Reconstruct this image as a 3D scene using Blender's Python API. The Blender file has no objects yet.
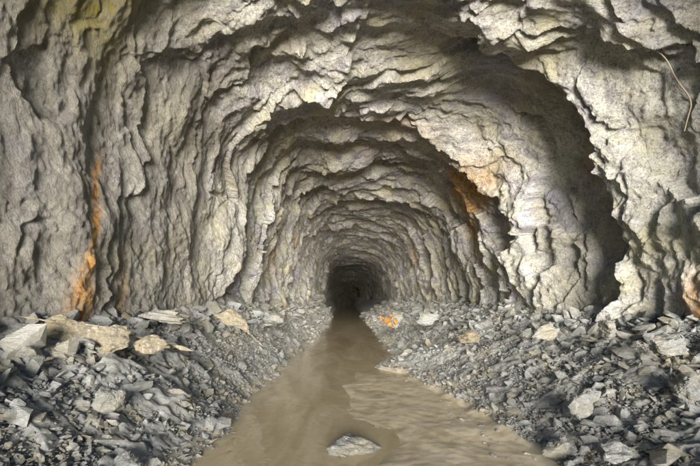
import bpy, bmesh, math, random
import numpy as np
from mathutils import Vector
from mathutils.bvhtree import BVHTree
random.seed(7); rng=np.random.default_rng(7)
EYE=1.5
# ---------------------------------------------------------------- noise
_perm=rng.permutation(1024)
def _h(ix,iy,iz=0,seed=0):
    return _perm[(_perm[(_perm[(ix+seed*57)&1023]+iy)&1023]+iz)&1023]
_g3=rng.normal(size=(1024,3)); _g3/=np.linalg.norm(_g3,axis=1)[:,None]
_r4=rng.random((1024,5))
def perlin(x,y,z,seed=0):
    x=np.asarray(x,float);y=np.asarray(y,float);z=np.asarray(z,float)
    x,y,z=np.broadcast_arrays(x,y,z)
    ix=np.floor(x).astype(int);iy=np.floor(y).astype(int);iz=np.floor(z).astype(int)
    fx=x-ix;fy=y-iy;fz=z-iz
    u=fx*fx*fx*(fx*(fx*6-15)+10);v=fy*fy*fy*(fy*(fy*6-15)+10);w=fz*fz*fz*(fz*(fz*6-15)+10)
    out=0
    for dx in(0,1):
        for dy in(0,1):
            for dz in(0,1):
                g=_g3[_h(ix+dx,iy+dy,iz+dz,seed)]
                d=g[...,0]*(fx-dx)+g[...,1]*(fy-dy)+g[...,2]*(fz-dz)
                out=out+d*(u if dx else 1-u)*(v if dy else 1-v)*(w if dz else 1-w)
    return out*1.5
def fbm(x,y,z,o=4,seed=0,gain=.5):
    r=0;a=1
    for i in range(o):
        r=r+a*perlin(x*2**i,y*2**i,z*2**i,seed+i*3);a*=gain
    return r
def facet(a,b,seed=0,slope=.9,off=.5):
    ia=np.floor(a).astype(int);ib=np.floor(b).astype(int)
    best=np.full(a.shape,1e9);val=np.zeros(a.shape)
    for da in(-1,0,1):
        for db in(-1,0,1):
            r=_r4[_h(ia+da,ib+db,3,seed)]
            ca=ia+da+r[...,0];cb=ib+db+r[...,1]
            d=(a-ca)**2+(b-cb)**2
            v=((r[...,2]-.5)*(a-ca)+(r[...,3]-.5)*(b-cb))*2*slope+(r[...,4]-.5)*off*2
            m=d<best
            best=np.where(m,d,best);val=np.where(m,v,val)
    return val
def sstep(a,b,x):
    t=np.clip((x-a)/(b-a),0,1);return t*t*(3-2*t)
def terrace(q,n,sharp=.78):
    t=q*n;fl=np.floor(t);fr=t-fl
    return (fl+.25*fr+.75*sstep(sharp,1,fr))/n
def blur(a,n=1):
    for _ in range(n):
        b=a.copy();b[1:-1]=(a[:-2]+2*a[1:-1]+a[2:])/4
        a=b.copy();a[:,1:-1]=(b[:,:-2]+2*b[:,1:-1]+b[:,2:])/4
    return a
# ---------------------------------------------------------------- mesh helpers
def mesh_from(name,verts,faces,mat=None,smooth=False,attrs=None):
    me=bpy.data.meshes.new(name)
    verts=np.asarray(verts,dtype=np.float32);faces=np.asarray(faces,dtype=np.int32)
    k=faces.shape[1]
    me.vertices.add(len(verts));me.vertices.foreach_set('co',verts.ravel())
    me.loops.add(faces.size);me.loops.foreach_set('vertex_index',faces.ravel())
    me.polygons.add(len(faces));me.polygons.foreach_set('loop_start',np.arange(0,faces.size,k,dtype=np.int32))
    me.polygons.foreach_set('loop_total',np.full(len(faces),k,dtype=np.int32))
    me.polygons.foreach_set('use_smooth',np.full(len(faces),smooth,dtype=bool))
    me.update(calc_edges=True)
    if attrs:
        for n,v in attrs.items():
            at=me.attributes.new(n,'FLOAT','POINT');at.data.foreach_set('value',np.asarray(v,dtype=np.float32).ravel())
    if mat: me.materials.append(mat)
    ob=bpy.data.objects.new(name,me);bpy.context.scene.collection.objects.link(ob)
    return ob
def grid_faces(n,m):
    i=np.arange(n-1)[:,None];j=np.arange(m-1)[None,:]
    a=i*m+j
    return np.stack([a,a+1,a+m+1,a+m],-1).reshape(-1,4)
# ---------------------------------------------------------------- materials
class NT:
    def __init__(s,name):
        s.m=bpy.data.materials.new(name);s.m.use_nodes=True;s.t=s.m.node_tree
        s.b=s.t.nodes['Principled BSDF'];s.tc=s.t.nodes.new('ShaderNodeTexCoord')
    def n(s,ty,**k):
        x=s.t.nodes.new(ty)
        for a,v in k.items(): setattr(x,a,v)
        return x
    def l(s,a,b): s.t.links.new(a,b)
    def vec(s,sc=(1,1,1),rot=(0,0,0)):
        mp=s.n('ShaderNodeMapping');mp.inputs['Scale'].default_value=sc;mp.inputs['Rotation'].default_value=rot
        s.l(s.tc.outputs['Object'],mp.inputs[0]);return mp.outputs[0]
    def noise(s,scale,detail=6,rough=.6,v=None,dist=0):
        x=s.n('ShaderNodeTexNoise');x.inputs['Scale'].default_value=scale;x.inputs['Detail'].default_value=detail
        x.inputs['Roughness'].default_value=rough;x.inputs['Distortion'].default_value=dist
        s.l(v or s.tc.outputs['Object'],x.inputs['Vector']);return x.outputs[0]
    def ramp(s,f,stops):
        x=s.n('ShaderNodeValToRGB');e=x.color_ramp.elements
        while len(e)<len(stops): e.new(.5)
        for i,(p,c) in enumerate(stops):
            e[i].position=p;e[i].color=(*(c if hasattr(c,'__len__') else (c,c,c)),1)
        s.l(f,x.inputs[0]);return x.outputs[0]
    def mix(s,f,a,b,mode='MIX'):
        x=s.n('ShaderNodeMix',data_type='RGBA',blend_type=mode)
        for i,v in((0,f),(6,a),(7,b)):
            if hasattr(v,'is_linked'): s.l(v,x.inputs[i])
            else: x.inputs[i].default_value=v if i==0 else (*v,1)
        return x.outputs[2]
    def math(s,op,a,b=0):
        x=s.n('ShaderNodeMath',operation=op)
        for i,v in((0,a),(1,b)):
            if hasattr(v,'is_linked'): s.l(v,x.inputs[i])
            else: x.inputs[i].default_value=v
        return x.outputs[0]
    def attr(s,name):
        x=s.n('ShaderNodeAttribute');x.attribute_name=name;return x.outputs['Fac']
    def comb(s,a,b,c=0.0):
        x=s.n('ShaderNodeCombineXYZ')
        for i,v in enumerate((a,b,c)):
            if hasattr(v,'is_linked'): s.l(v,x.inputs[i])
            else: x.inputs[i].default_value=v
        return x.outputs[0]
    def bump(s,h,dist,strength=1,prev=None):
        x=s.n('ShaderNodeBump');x.inputs['Distance'].default_value=dist;x.inputs['Strength'].default_value=strength
        s.l(h,x.inputs['Height'])
        if prev: s.l(prev,x.inputs['Normal'])
        return x.outputs[0]
def rock_wall_mat():
    s=NT('tunnel_rock')
    fv=s.comb(s.math('MULTIPLY',s.attr('fs'),.35),s.attr('fy'),0.0)
    n1=s.noise(.8,6,.62,dist=.6); n2=s.noise(4.5,7,.72,v=fv,dist=.5); n3=s.noise(34,4,.75)
    c=s.ramp(n1,[(.3,(.35,.325,.40)),(.43,(.55,.525,.455)),(.55,(.70,.67,.565)),(.68,(.49,.47,.55))])
    c=s.mix(s.ramp(n2,[(.36,.75),(.54,0.0)]),c,(.20,.18,.23))
    c=s.mix(s.ramp(n3,[(.36,.8),(.5,0.0)]),c,(.10,.095,.09))
    c=s.mix(s.ramp(s.noise(13,6,.75,dist=1),[(.52,0.0),(.66,.75)]),c,(.86,.84,.76))
    c=s.mix(s.ramp(s.noise(1.1,5,.6),[(.48,0.0),(.68,.55)]),c,(.55,.49,.24))
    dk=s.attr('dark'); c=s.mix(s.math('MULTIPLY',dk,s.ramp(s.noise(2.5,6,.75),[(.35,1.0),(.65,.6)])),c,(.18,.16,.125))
    ol=s.attr('olive'); c=s.mix(s.math('MULTIPLY',ol,s.ramp(s.noise(5,6,.7),[(.35,.3),(.6,1.0)])),c,(.20,.16,.02))
    st=s.attr('stain'); sm=s.math('MULTIPLY',st,s.ramp(s.noise(9,6,.75,v=s.vec((1,1,.35))),[(.36,.1),(.56,1.0)]))
    oc=s.ramp(s.noise(14,5,.75),[(.35,(.24,.09,.015)),(.5,(.54,.24,.025)),(.65,(.64,.38,.07))])
    c=s.mix(sm,c,oc)
    s.l(c,s.b.inputs['Base Color'])
    s.l(s.ramp(s.noise(3,4,.6),[(.35,.33),(.65,.62)]),s.b.inputs['Roughness'])
    s.b.inputs['Specular IOR Level'].default_value=.6
    h=s.math('MULTIPLY',s.noise(2.6,6,.6,v=fv,dist=.4),16)
    fl=s.math('FLOOR',h);h2=s.math('ADD',fl,s.math('POWER',s.math('FRACT',h),6.0))
    b=s.bump(h2,.025,1.0)
    b=s.bump(s.noise(14,7,.8),.06,1.0,b)
    s.l(b,s.b.inputs['Normal']);return s.m
def stone_mat(name='rubble_stone'):
    s=NT(name)
    t=s.attr('tone')
    c=s.ramp(t,[(0,(.22,.22,.205)),(.3,(.33,.33,.31)),(.6,(.43,.43,.40)),(.85,(.52,.515,.48)),(.93,(.33,.265,.16)),(1,(.48,.44,.34))])
    c=s.mix(s.ramp(s.noise(6,6,.7),[(.38,0.85),(.62,0.0)]),c,s.mix(.6,c,(.15,.145,.13)))
    c=s.mix(s.ramp(s.noise(30,4,.75),[(.52,0.0),(.66,.6)]),c,(.62,.61,.55))
    c=s.mix(s.ramp(s.noise(2.2,4,.6),[(.46,0.0),(.68,.6)]),c,(.38,.32,.19))
    s.l(c,s.b.inputs['Base Color']);s.b.inputs['Roughness'].default_value=.5
    b=s.bump(s.noise(14,7,.75,v=s.vec((1,1,2.5),(.5,.2,0))),.055,1.0)
    s.l(b,s.b.inputs['Normal']);return s.m
def ground_mat():
    s=NT('rubble_ground')
    n=s.noise(14,7,.78)
    g=s.ramp(n,[(.34,(.19,.185,.165)),(.5,(.40,.39,.355)),(.66,(.58,.57,.52))])
    m=s.attr('mud')
    mc=s.ramp(s.noise(3.5,6,.65,dist=1),[(.3,(.36,.285,.175)),(.5,(.49,.41,.275)),(.7,(.60,.52,.375))])
    c=s.mix(m,g,mc)
    s.l(c,s.b.inputs['Base Color'])
    r=s.n('ShaderNodeMapRange');s.l(m,r.inputs[0]);r.inputs[3].default_value=.7;r.inputs[4].default_value=.35
    s.l(r.outputs[0],s.b.inputs['Roughness'])
    im=s.math('SUBTRACT',1.0,s.math('MULTIPLY',m,.8))
    bn=s.n('ShaderNodeBump');bn.inputs['Distance'].default_value=.06;s.l(im,bn.inputs['Strength']);s.l(s.noise(22,7,.8),bn.inputs['Height'])
    s.l(bn.outputs[0],s.b.inputs['Normal']);return s.m
def water_mat():
    s=NT('muddy_water')
    c=s.ramp(s.noise(.9,5,.6,v=s.vec((1.6,.5,1)),dist=1.2),[(.3,(.31,.245,.135)),(.5,(.40,.325,.195)),(.7,(.50,.42,.285))])
    s.l(c,s.b.inputs['Base Color']);s.b.inputs['Roughness'].default_value=.06;s.b.inputs['IOR'].default_value=1.33
    s.b.inputs['Specular IOR Level'].default_value=.6
    b=s.bump(s.noise(5,4,.55,v=s.vec((1,.6,1)),dist=.8),.012,.6);s.l(b,s.b.inputs['Normal']);return s.m
M_wall=rock_wall_mat();M_st=stone_mat();M_g=ground_mat();M_w=water_mat()
# ---------------------------------------------------------------- tunnel walls
rings=[(0.6,3.7,5.2,4.9),(3.6,3.45,4.8,4.6),(6.0,2.95,4.2,4.25),(9.0,2.4,3.65,3.85),(10.8,2.36,3.75,4.0),(12.2,2.3,3.75,3.95),(14.2,2.1,3.75,3.8),(17.5,2.1,3.8,4.0),
(22,2.05,3.8,4.0),(28,2.0,3.8,4.1),(35,1.9,3.9,3.8),(40,1.8,3.8,3.5),(47,1.75,3.5,3.2),(52,1.7,3.0,2.8),(56,1.4,2.0,1.9),(60,1.2,1.6,1.5),(90,1.2,1.6,1.5)]
rz=np.array([r[0] for r in rings]);rL=np.array([r[1] for r in rings]);rR=np.array([r[2] for r in rings]);rT=np.array([r[3] for r in rings])
NS,NZ=1150,1200
th=np.linspace(0,math.pi,4001);nn=3.0
ux=-np.sign(np.cos(th))*np.abs(np.cos(th))**(2/nn);uy=np.abs(np.sin(th))**(2/nn)
px=np.concatenate([[-1.0],ux,[1.0]]);py=np.concatenate([[-2.0/4],uy,[-2.0/4]])
sx=px*3.1;sy=py*4.0
arc=np.concatenate([[0],np.cumsum(np.hypot(np.diff(sx),np.diff(sy)))])
S=np.linspace(0,arc[-1],NS);PX=np.interp(S,arc,px);PY=np.interp(S,arc,py)
tx=np.gradient(PX*3.1);ty=np.gradient(PY*4.0)
tl=np.hypot(tx,ty);nx_=ty/tl;ny_=-tx/tl
for _ in range(30):
    nx_[1:-1]=(nx_[:-2]+nx_[1:-1]+nx_[2:])/3;ny_[1:-1]=(ny_[:-2]+ny_[1:-1]+ny_[2:])/3
Sc=S-arc[-1]/2
Y=1.2*(80/1.2)**(np.linspace(0,1,NZ))  # walls start ahead of camera, an open mouth added to let light in
YY,SS=np.meshgrid(Y,Sc,indexing='ij')
W=YY+0.55*perlin(SS*.4,YY*.22,1.3,5)*np.clip(YY/6,.5,2.2)+.25*perlin(SS*1.4,YY*.6,4.3,6)+.07*perlin(SS*5,YY*4,4.3,7)
left=sstep(-1.5,-3.5,SS);near=1-sstep(6.5,10,YY)
smoothL=left*near
def lerp(arr): return np.interp(W,rz,arr)
Lw,Rw,Tw=lerp(rL),lerp(rR),lerp(rT)
idx=np.clip(np.searchsorted(rz,W,side='right')-1,0,len(rz)-2)
f=(W-rz[idx])/(rz[idx+1]-rz[idx])
amp=_r4[(idx*37)%1024,0]*.15+.12
amp=np.where((idx==2),.34,np.where((idx==6),.26,np.where(idx==3,.22-.12*sstep(1,3,SS),amp)))
ampS=amp*(1+.9*perlin(SS*.5,idx*3.7,0.5,8))*(1-.85*smoothL)*np.where(idx==0,.3,1)
# right-hand recess behind the second lip
ampS=ampS*np.where((idx==2),.12+1.25*sstep(0.8,2.6,SS),1)+np.where(idx==2,.24*sstep(1.2,2.2,SS)*(1-sstep(5.2,6.2,SS)),0)
pocket=np.clip(ampS,0,1)*(1-f)**np.where(idx==2,1.2,1.0)*sstep(0,.035,f)
u=W*.95+1.9*perlin(SS*.3,YY*.25,7,9)+.35*perlin(SS*1.1,YY*.8,3,10)
fr=u-np.floor(u);lidx=np.floor(u)
la=.35+1.2*perlin(SS*.5,lidx*5.3,2.2,12)
ledge=np.clip(la,0,1.1)*.17*(fr-.5)*(1-sstep(.96,1,fr))
u2=W*2.6+2.8*perlin(SS*.3,YY*.5,17,19)+.4*perlin(SS*1.3,YY*1.5,3,20)
fr2=u2-np.floor(u2)
ledge2=np.clip(.3+1.3*perlin(SS*.55,np.floor(u2)*5.3,9.2,22),0,1)*.11*(fr2-.5)*(1-sstep(.94,1,fr2))
wa=SS+.3*perlin(SS*1.1,YY*1.1,1,30)+.10*perlin(SS*4,YY*4,1,31)+.03*perlin(SS*13,YY*13,1,31);wb=YY+.3*perlin(SS*1.1,YY*1.1,9,32)+.10*perlin(SS*4,YY*4,5,33)+.03*perlin(SS*13,YY*13,5,33)
dip=wb+.45*wa*np.where(wa>0,1,.3)
rough=1-.65*smoothL
disp=rough*(.22*facet(wa/2.4,dip/1.3,1)+.11*facet(wa/1.3,dip/.6,2)+.05*facet(wa/.65,dip/.25,3)+.024*facet(wa/.28,dip/.1,4))
q=fbm(SS*.36,YY*.75,31,5,140,.55);q2=fbm(SS*.8+.4*YY,YY*1.9,37,4,150,.55)
disp+=(1-.55*smoothL)*(.24*terrace(q,10)+.09*terrace(q2,7))
disp+=.13*fbm(SS*.35,YY*.35,3,2,40)+.016*fbm(SS*9,YY*13,3,3,50,.6)
disp+=smoothL*(.07*perlin(YY*.8+.35*SS,SS*.25,5,60)+.02*fbm(SS*3,YY*3,9,3,61))
lf=np.clip(1-.95*smoothL,0,1)*(1-.4*sstep(18,30,YY))
disp=blur(disp+ledge*lf+ledge2*lf-pocket*(1-.35*sstep(18,30,YY)),1)
BX=np.where(PX[None,:]<0,PX[None,:]*Lw,PX[None,:]*Rw)
BZ=EYE+np.where(PY[None,:]>=0,PY[None,:]*Tw,PY[None,:]*4)
X=BX+nx_[None,:]*disp;Z=BZ+ny_[None,:]*disp;Yd=YY+.10*fbm(SS*1.3,YY*1.3,8,3,70)*rough
X=X+.012*np.clip(YY-52,0,None)**2     # far end bent right, an added curve keeping direct sun off it
def blob(cx,cy,cz,rx,ry,rz_): return np.exp(-(((X-cx)/rx)**2+((Yd-cy)/ry)**2+((Z-cz)/rz_)**2))
hh=Z
yc=4.66+.13*(hh-1.3)+.06*perlin(hh*2,1,1,80)
wd=.05+.10*(1-sstep(1.3,2.2,hh))
stain=np.exp(-((Yd-yc)/wd)**2)*(X<-1.5)*(1-sstep(2.9,3.5,hh))*1.25
stain+=.3*np.exp(-((Yd-5.45-.2*perlin(hh,2,2,81))/.07)**2)*(X<-1.5)*(1-sstep(1.6,2.4,hh))
stain+=2.6*blob(3.4,10.3,4.3,.8,1.2,.45)+1.4*blob(3.7,10.9,3.6,.7,.4,.8)+.7*blob(-2.3,12.6,3.0,.6,.3,.9)+.6*blob(-2.2,15.5,3.2,.6,.35,1.0)+.8*blob(4,20,3.7,.8,.8,.7)
stain+=.9*blob(4.6,4.9,1.3,.6,.2,.4)+.4*blob(3.9,7.0,3.8,.9,.15,.3)+.5*blob(1.0,9,5.3,1.0,.4,.5)
pn=fbm(SS*.8,YY*.8,4,4,82)
stain+=.3*sstep(.4,.9,pn)*sstep(7,10,YY)
olive=sstep(3.9,4.6,Z+.4*pn)*sstep(-1.8,-2.5,X)*(1-sstep(4.4,5.4,YY))
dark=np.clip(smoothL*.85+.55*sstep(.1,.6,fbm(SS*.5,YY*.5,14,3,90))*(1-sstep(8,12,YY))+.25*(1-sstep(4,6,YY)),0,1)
dark=np.maximum(dark,sstep(32,46,YY))  # base colour darkened with depth, standing in for fading light
V=np.stack([X,Yd,Z],-1).reshape(-1,3)
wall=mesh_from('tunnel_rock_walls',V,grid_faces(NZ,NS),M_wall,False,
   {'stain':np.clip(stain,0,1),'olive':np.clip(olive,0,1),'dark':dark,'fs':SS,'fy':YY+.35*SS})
e=V.reshape(NZ,NS,3)[-1];c=e.mean(0)+np.array([0,.5,0])
ev=np.vstack([e,c[None]]);ef=np.array([[i,i+1,NS] for i in range(NS-1)])
mesh_from('tunnel_end_rock_face',ev,ef,M_wall)
# ---------------------------------------------------------------- ground
def leftedge(y): return -1.38+.16*perlin(y*.55,3.3,0,100)+.09*perlin(y*2.2,3,0,101)+.35*sstep(8,14,y)
def rightedge(y): return 1.30+.14*perlin(y*.7,8.3,0,102)+.10*perlin(y*2.5,8.3,0,103)+.75*(1-sstep(3.2,8,y))-.45*sstep(7.2,8,y)*(1-sstep(8.6,9.8,y))
def wallL(y): return np.interp(y,rz,rL)
def wallR(y): return np.interp(y,rz,rR)
def gheight(x,y):
    le,re=leftedge(y),rightedge(y)
    nz=.10*fbm(x*1.1,y*1.1,5,4,110)
    tL=(le-x)/np.maximum(wallL(y)+le,.3);tR=(x-re)/np.maximum(wallR(y)-re,.3)
    top=1.17+.12*perlin(x*.4,y*.3,2,115)
    top=top*(1-.25*sstep(30,50,y))
    hL=top*np.clip(tL,0,1.3)**.9;hR=top*np.clip(tR,0,1.3)**1.1
    h=np.where(x<le,hL,np.where(x>re,hR,0))
    h=h+nz*np.clip(np.maximum(tL,tR)*3,0,1)
    bed=-.10*np.clip(np.minimum(x-le,re-x)/.25,0,1)
    bar=sstep(-.35,.4,x+.35*perlin(x*.9,y*.9,3,120)+.07*(y-4))*(1-sstep(7,9,y))
    barh=.116+.022*fbm(x*1.6,y*1.1,7,3,121)+.004*fbm(x*9+3*perlin(x,y,1,9),y*8,2,3,125)
    bed=np.where((x>=le)&(x<=re),bed+bar*barh,0)
    return h+bed
NX,NY=620,900
yb=np.concatenate([np.linspace(-3,1.45,60),1.5*(85/1.5)**np.linspace(0,1,NY-60)])
xb=np.linspace(-4.8,6.6,NX)
GY,GX=np.meshgrid(yb,xb,indexing='ij')
GZ=gheight(GX,GY)
bank=sstep(.02,.2,GZ)
wx=GX+.12*perlin(GX*3,GY*3,2,130);wy=GY+.12*perlin(GX*3,GY*3,6,131)
GZ=GZ+blur(bank*(.06*facet(wx/.35,wy/.35,7)+.045*facet(wx/.13,wy/.13,8)+.03*fbm(GX*9,GY*9,3,3,132,.6)),1)
GZ=GZ-sstep(1.0,-3,GY)*1.2  # unseen ground outside dropped away so low light can reach the ceiling
mud=1-sstep(.03,.14,GZ+.05*perlin(GX*4,GY*4,4,133))
mesh_from('rubble_ground',np.stack([GX,GY,GZ],-1).reshape(-1,3),grid_faces(NY,NX),M_g,True,{'mud':mud})
wv=[(-2.6,0.2,0),(3.4,0.2,0),(3.4,86,0),(-2.6,86,0)]
mesh_from('muddy_stream_water',wv,[[0,1,2,3]],M_w)
# ---------------------------------------------------------------- stones
def hull(npts,flat,seed):
    r=random.Random(seed);bm=bmesh.new()
    for i in range(npts):
        while True:
            p=Vector((r.uniform(-1,1),r.uniform(-1,1),r.uniform(-1,1)))
            if .65<p.length<1: break
        bm.verts.new((p.x,p.y*r.uniform(.75,1),p.z*flat))
    bmesh.ops.convex_hull(bm,input=bm.verts)
    bmesh.ops.delete(bm,geom=[v for v in bm.verts if not v.link_faces],context='VERTS')
    bmesh.ops.recalc_face_normals(bm,faces=bm.faces)
    return bm
protos=[]
for i in range(48):
    bm=hull(random.randint(12,26),random.uniform(.22,.75),i)
    bmesh.ops.triangulate(bm,faces=bm.faces)
    bm.verts.ensure_lookup_table();bm.verts.index_update()
    protos.append((np.array([v.co[:] for v in bm.verts]),np.array([[v.index for v in f.verts] for f in bm.faces])));bm.free()
def rotm(a,b,c):
    ca,sa,cb,sb,cc,sc=math.cos(a),math.sin(a),math.cos(b),math.sin(b),math.cos(c),math.sin(c)
    return np.array([[cc,-sc,0],[sc,cc,0],[0,0,1]])@np.array([[cb,0,sb],[0,1,0],[-sb,0,cb]])@np.array([[1,0,0],[0,ca,-sa],[0,sa,ca]])
def scatter(n,side,smin,smax,pw,ymin,ymax,tone=(0,1),tmin=0.0,tmax=1.02,sink=.25):
    y=ymin*(ymax/ymin)**rng.random(n)
    t=tmin+(tmax-tmin)*rng.random(n)
    if side=='L': x=leftedge(y)-t*(wallL(y)+leftedge(y))
    elif side=='R': x=rightedge(y)+t*(wallR(y)-rightedge(y))
    else: x=leftedge(y)+t*(rightedge(y)-leftedge(y))
    z=gheight(x,y)
    s=smin*(1-rng.random(n)*(1-(smin/smax)**pw))**(-1/pw)
    s=s*np.clip(y/9,1,2.2)
    VV=[];FF=[];TT=[];o=0
    for i in range(n):
        v,f_=protos[int(rng.integers(48))]
        sc=np.array([s[i]*rng.uniform(.8,1.3),s[i]*rng.uniform(.5,1),s[i]*rng.uniform(.6,1)])
        R=rotm(rng.normal()*.4,rng.normal()*.4+(.25 if side=='L' else -.25),rng.random()*6.28)
        w=(v*sc)@R.T+np.array([x[i],y[i],z[i]+s[i]*sink*.6])
        VV.append(w);FF.append(f_+o);o+=len(v);TT.append(np.full(len(v),tone[0]+(tone[1]-tone[0])*rng.random()))
    return np.vstack(VV),np.vstack(FF),np.concatenate(TT)
parts=[]
for side in 'LR':
    k=1 if side=='L' else 1.5
    parts.append(scatter(int(24000*k),side,.012,.045,1.7,2.3,20,tmin=-.06))
    parts.append(scatter(int(3600*k),side,.03,.11,1.9,2.3,30,(0,.93),-.05))
    parts.append(scatter(int(170*k),side,.09,.22,2.2,2.6,30,(.1,.8),.02,1.0,.3))
parts.append(scatter(360,'L',.08,.26,1.4,2.8,30,(.1,.95),.6,1.05,.5))
parts.append(scatter(680,'R',.07,.20,1.6,2.8,30,(.1,.9),.62,1.05,.5))
parts.append(scatter(220,'M',.012,.05,1.8,2.6,14,(0,.8),.8,1.0,.1))
parts.append(scatter(160,'M',.012,.05,1.8,2.6,14,(0,.8),.0,.1,.1))
vs=[];fs=[];ts=[];o=0
for a,b,c in parts: vs.append(a);fs.append(b+o);ts.append(c);o+=len(a)
mesh_from('rock_rubble',np.vstack(vs),np.vstack(fs),M_st,False,{'tone':np.concatenate(ts)})
def boulder(x,y,z,sx,sy,sz,rot,tone,seed,npts=13,tilt=(0,0)):
    bm=hull(npts+4,1.0,seed+500)
    bmesh.ops.bevel(bm,geom=list(bm.edges),offset=.07,segments=2,affect='EDGES',profile=.6)
    bmesh.ops.triangulate(bm,faces=bm.faces)
    for _ in range(3):
        long=[e for e in bm.edges if e.calc_length()>.10]
        if long: bmesh.ops.subdivide_edges(bm,edges=long,cuts=1)
        bmesh.ops.triangulate(bm,faces=bm.faces)
    bm.verts.ensure_lookup_table()
    v=np.array([q.co[:] for q in bm.verts]);bm.normal_update();n=np.array([q.normal[:] for q in bm.verts])
    d=.16*fbm(v[:,0]*1.5+seed,v[:,1]*1.5,v[:,2]*3,5,seed)+.07*np.round(3*perlin(v[:,0]*.7,v[:,1]*.7+seed,v[:,2]*4,seed))/3
    v=v+n*d[:,None]
    R=rotm(tilt[0],tilt[1],rot);v=(v*np.array([sx,sy,sz]))@R.T+np.array([x,y,z])
    f_=np.array([[q.index for q in p.verts] for p in bm.faces]);bm.free()
    mesh_from('boulder',v,f_,M_st,False,{'tone':np.full(len(v),tone)})
B=[(-3.0,4.25,1.04,.46,.34,.32,.2,.925,1,(0,.1)),
(-2.45,4.15,1.02,.22,.2,.18,.8,.92,2,(0,0)),
(-3.0,3.65,.90,.26,.2,.20,.3,.5,3,(0,.2)),
(-2.15,4.3,.96,.22,.16,.14,.4,.93,4,(.1,.2)),
(-2.1,3.45,.56,.19,.15,.20,.9,.5,5,(.2,.1)),
(-2.55,5.6,1.19,.5,.25,.10,.3,.88,6,(0,.15)),
(-1.85,6.6,1.09,.35,.3,.20,.7,.92,7,(.1,.2)),
(-2.6,3.2,.46,.22,.2,.15,.1,.4,8,(0,.3)),
(.06,3.78,-.02,.36,.30,.18,.5,.12,31,(0.05,.08)),
(2.45,3.95,.42,.24,.2,.2,.5,.2,10,(.1,-.2)),
(3.5,4.2,.92,.26,.2,.17,.2,.3,11,(0,-.2)),
(3.25,3.7,.60,.22,.2,.16,.9,.2,12,(0,-.3)),
(1.95,3.5,.1,.24,.2,.13,.5,.2,13,(0,-.1)),
(3.4,5.0,1.05,.24,.2,.15,1.2,.4,14,(0,-.2)),
(2.9,5.6,.97,.28,.2,.14,.4,.5,15,(0,-.2)),
(2.3,7.3,.72,.28,.3,.15,.4,.93,16,(0,-.2)),
(1.35,8.5,.22,.25,.2,.13,.4,.7,17,(0,-.1)),
(2.2,10.5,.85,.40,.4,.25,.4,.6,18,(0,-.1)),
(1.6,12.5,.67,.4,.35,.3,.9,.5,19,(0,-.1)),
(-1.7,9.2,.95,.3,.3,.2,.2,.5,20,(0,.1)),
(2.1,3.1,.25,.22,.2,.12,1.5,.3,21,(0,0)),
(-1.7,3.0,.2,.16,.15,.10,.7,.3,22,(0,0))]
for b in B: boulder(*b[:9],tilt=b[9])
s=NT('orange_rust');s.l(s.ramp(s.noise(9,5,.6),[(.35,(.12,.055,.02)),(.6,(.36,.18,.04))]),s.b.inputs['Base Color']);s.b.inputs['Roughness'].default_value=.9
bm=hull(12,.6,910);bmesh.ops.triangulate(bm,faces=bm.faces);bm.verts.index_update();vv=np.array([v.co[:] for v in bm.verts])
ff=np.array([[v.index for v in f_.verts] for f_ in bm.faces]);bm.free()
V2=[];F2=[]
for k,(dx,dy,dz,sc,ro) in enumerate([(0,0,0,.2,0),(.22,.1,-.05,.15,1),(-.2,0,.02,.13,2),(.05,-.2,-.12,.12,.5),(.1,.1,.13,.12,3)]):
    V2.append((vv*sc)@rotm(ro,ro*.7,ro).T+np.array([1.25+dx,11.2+dy,.78+dz]));F2.append(ff+k*len(vv))
mesh_from('orange_rusty_scrap_heap',np.vstack(V2),np.vstack(F2),s.m)
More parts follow.
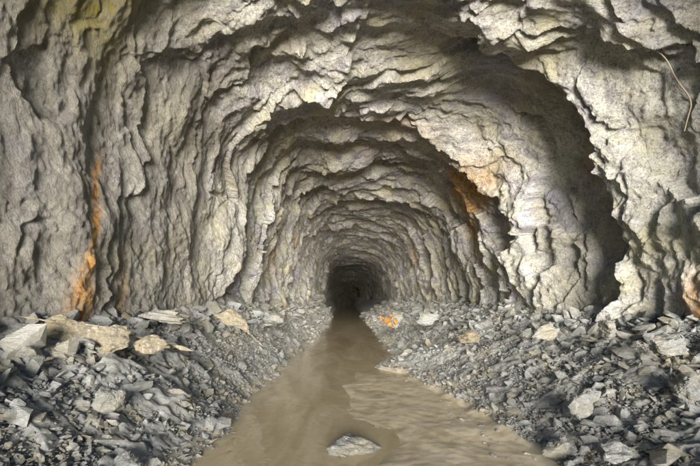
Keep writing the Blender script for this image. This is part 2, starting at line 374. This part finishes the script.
# hanging wire on the right wall
dg=bpy.context.evaluated_depsgraph_get()
bvh=BVHTree.FromObject(wall,dg)
cm=NT('old_wire');cm.b.inputs['Base Color'].default_value=(.36,.30,.2,1);cm.b.inputs['Roughness'].default_value=.7
cu=bpy.data.curves.new('hanging_wire','CURVE');cu.dimensions='3D';cu.bevel_depth=.007;sp=cu.splines.new('NURBS')
pts=[(4.0,5.2,5.15),(4.05,5.12,4.9),(4.2,5.05,4.6),(4.2,4.98,4.3),(4.3,4.92,4.0),(4.28,5.0,3.75),(4.25,5.1,3.6)]
P=[]
for p in pts:
    loc,nor,i,d=bvh.find_nearest(Vector(p))
    tow=(Vector((0.9,p[1],2.5))-loc).normalized();P.append(loc+tow*.05)
sp.points.add(len(P)-1)
for q_,p in zip(sp.points,P): q_.co=(*p,1)
sp.use_endpoint_u=True;sp.order_u=3
cu.materials.append(cm.m);bpy.context.scene.collection.objects.link(bpy.data.objects.new('hanging_wire',cu))
# ---------------------------------------------------------------- light
w=bpy.data.worlds.new('World');bpy.context.scene.world=w;w.use_nodes=True
sk=w.node_tree.nodes.new('ShaderNodeTexSky');sk.sky_type='NISHITA';sk.sun_disc=False
EL=math.radians(4.5);sk.sun_elevation=EL;sk.sun_rotation=math.radians(180);sk.air_density=.6;sk.dust_density=0.1;sk.ozone_density=2
w.node_tree.links.new(sk.outputs[0],w.node_tree.nodes['Background'].inputs[0]);w.node_tree.nodes['Background'].inputs[1].default_value=.3
sl=bpy.data.lights.new('sun','SUN');sl.energy=15;sl.angle=math.radians(30);sl.color=(1,.965,.915)
so=bpy.data.objects.new('sun',sl);bpy.context.scene.collection.objects.link(so)
so.rotation_euler=(math.radians(90)-EL,0,0)
# ---------------------------------------------------------------- camera
cd=bpy.data.cameras.new('camera');cd.lens=20;cd.sensor_width=36;cd.shift_y=62/700;cd.shift_x=.007;cd.clip_end=500
co=bpy.data.objects.new('camera',cd);co.location=(0,0,EYE);co.rotation_euler=(math.radians(90),0,0)
bpy.context.scene.collection.objects.link(co);bpy.context.scene.camera=co
sc=bpy.context.scene;sc.view_settings.view_transform='Standard';sc.view_settings.look='None';sc.view_settings.exposure=0
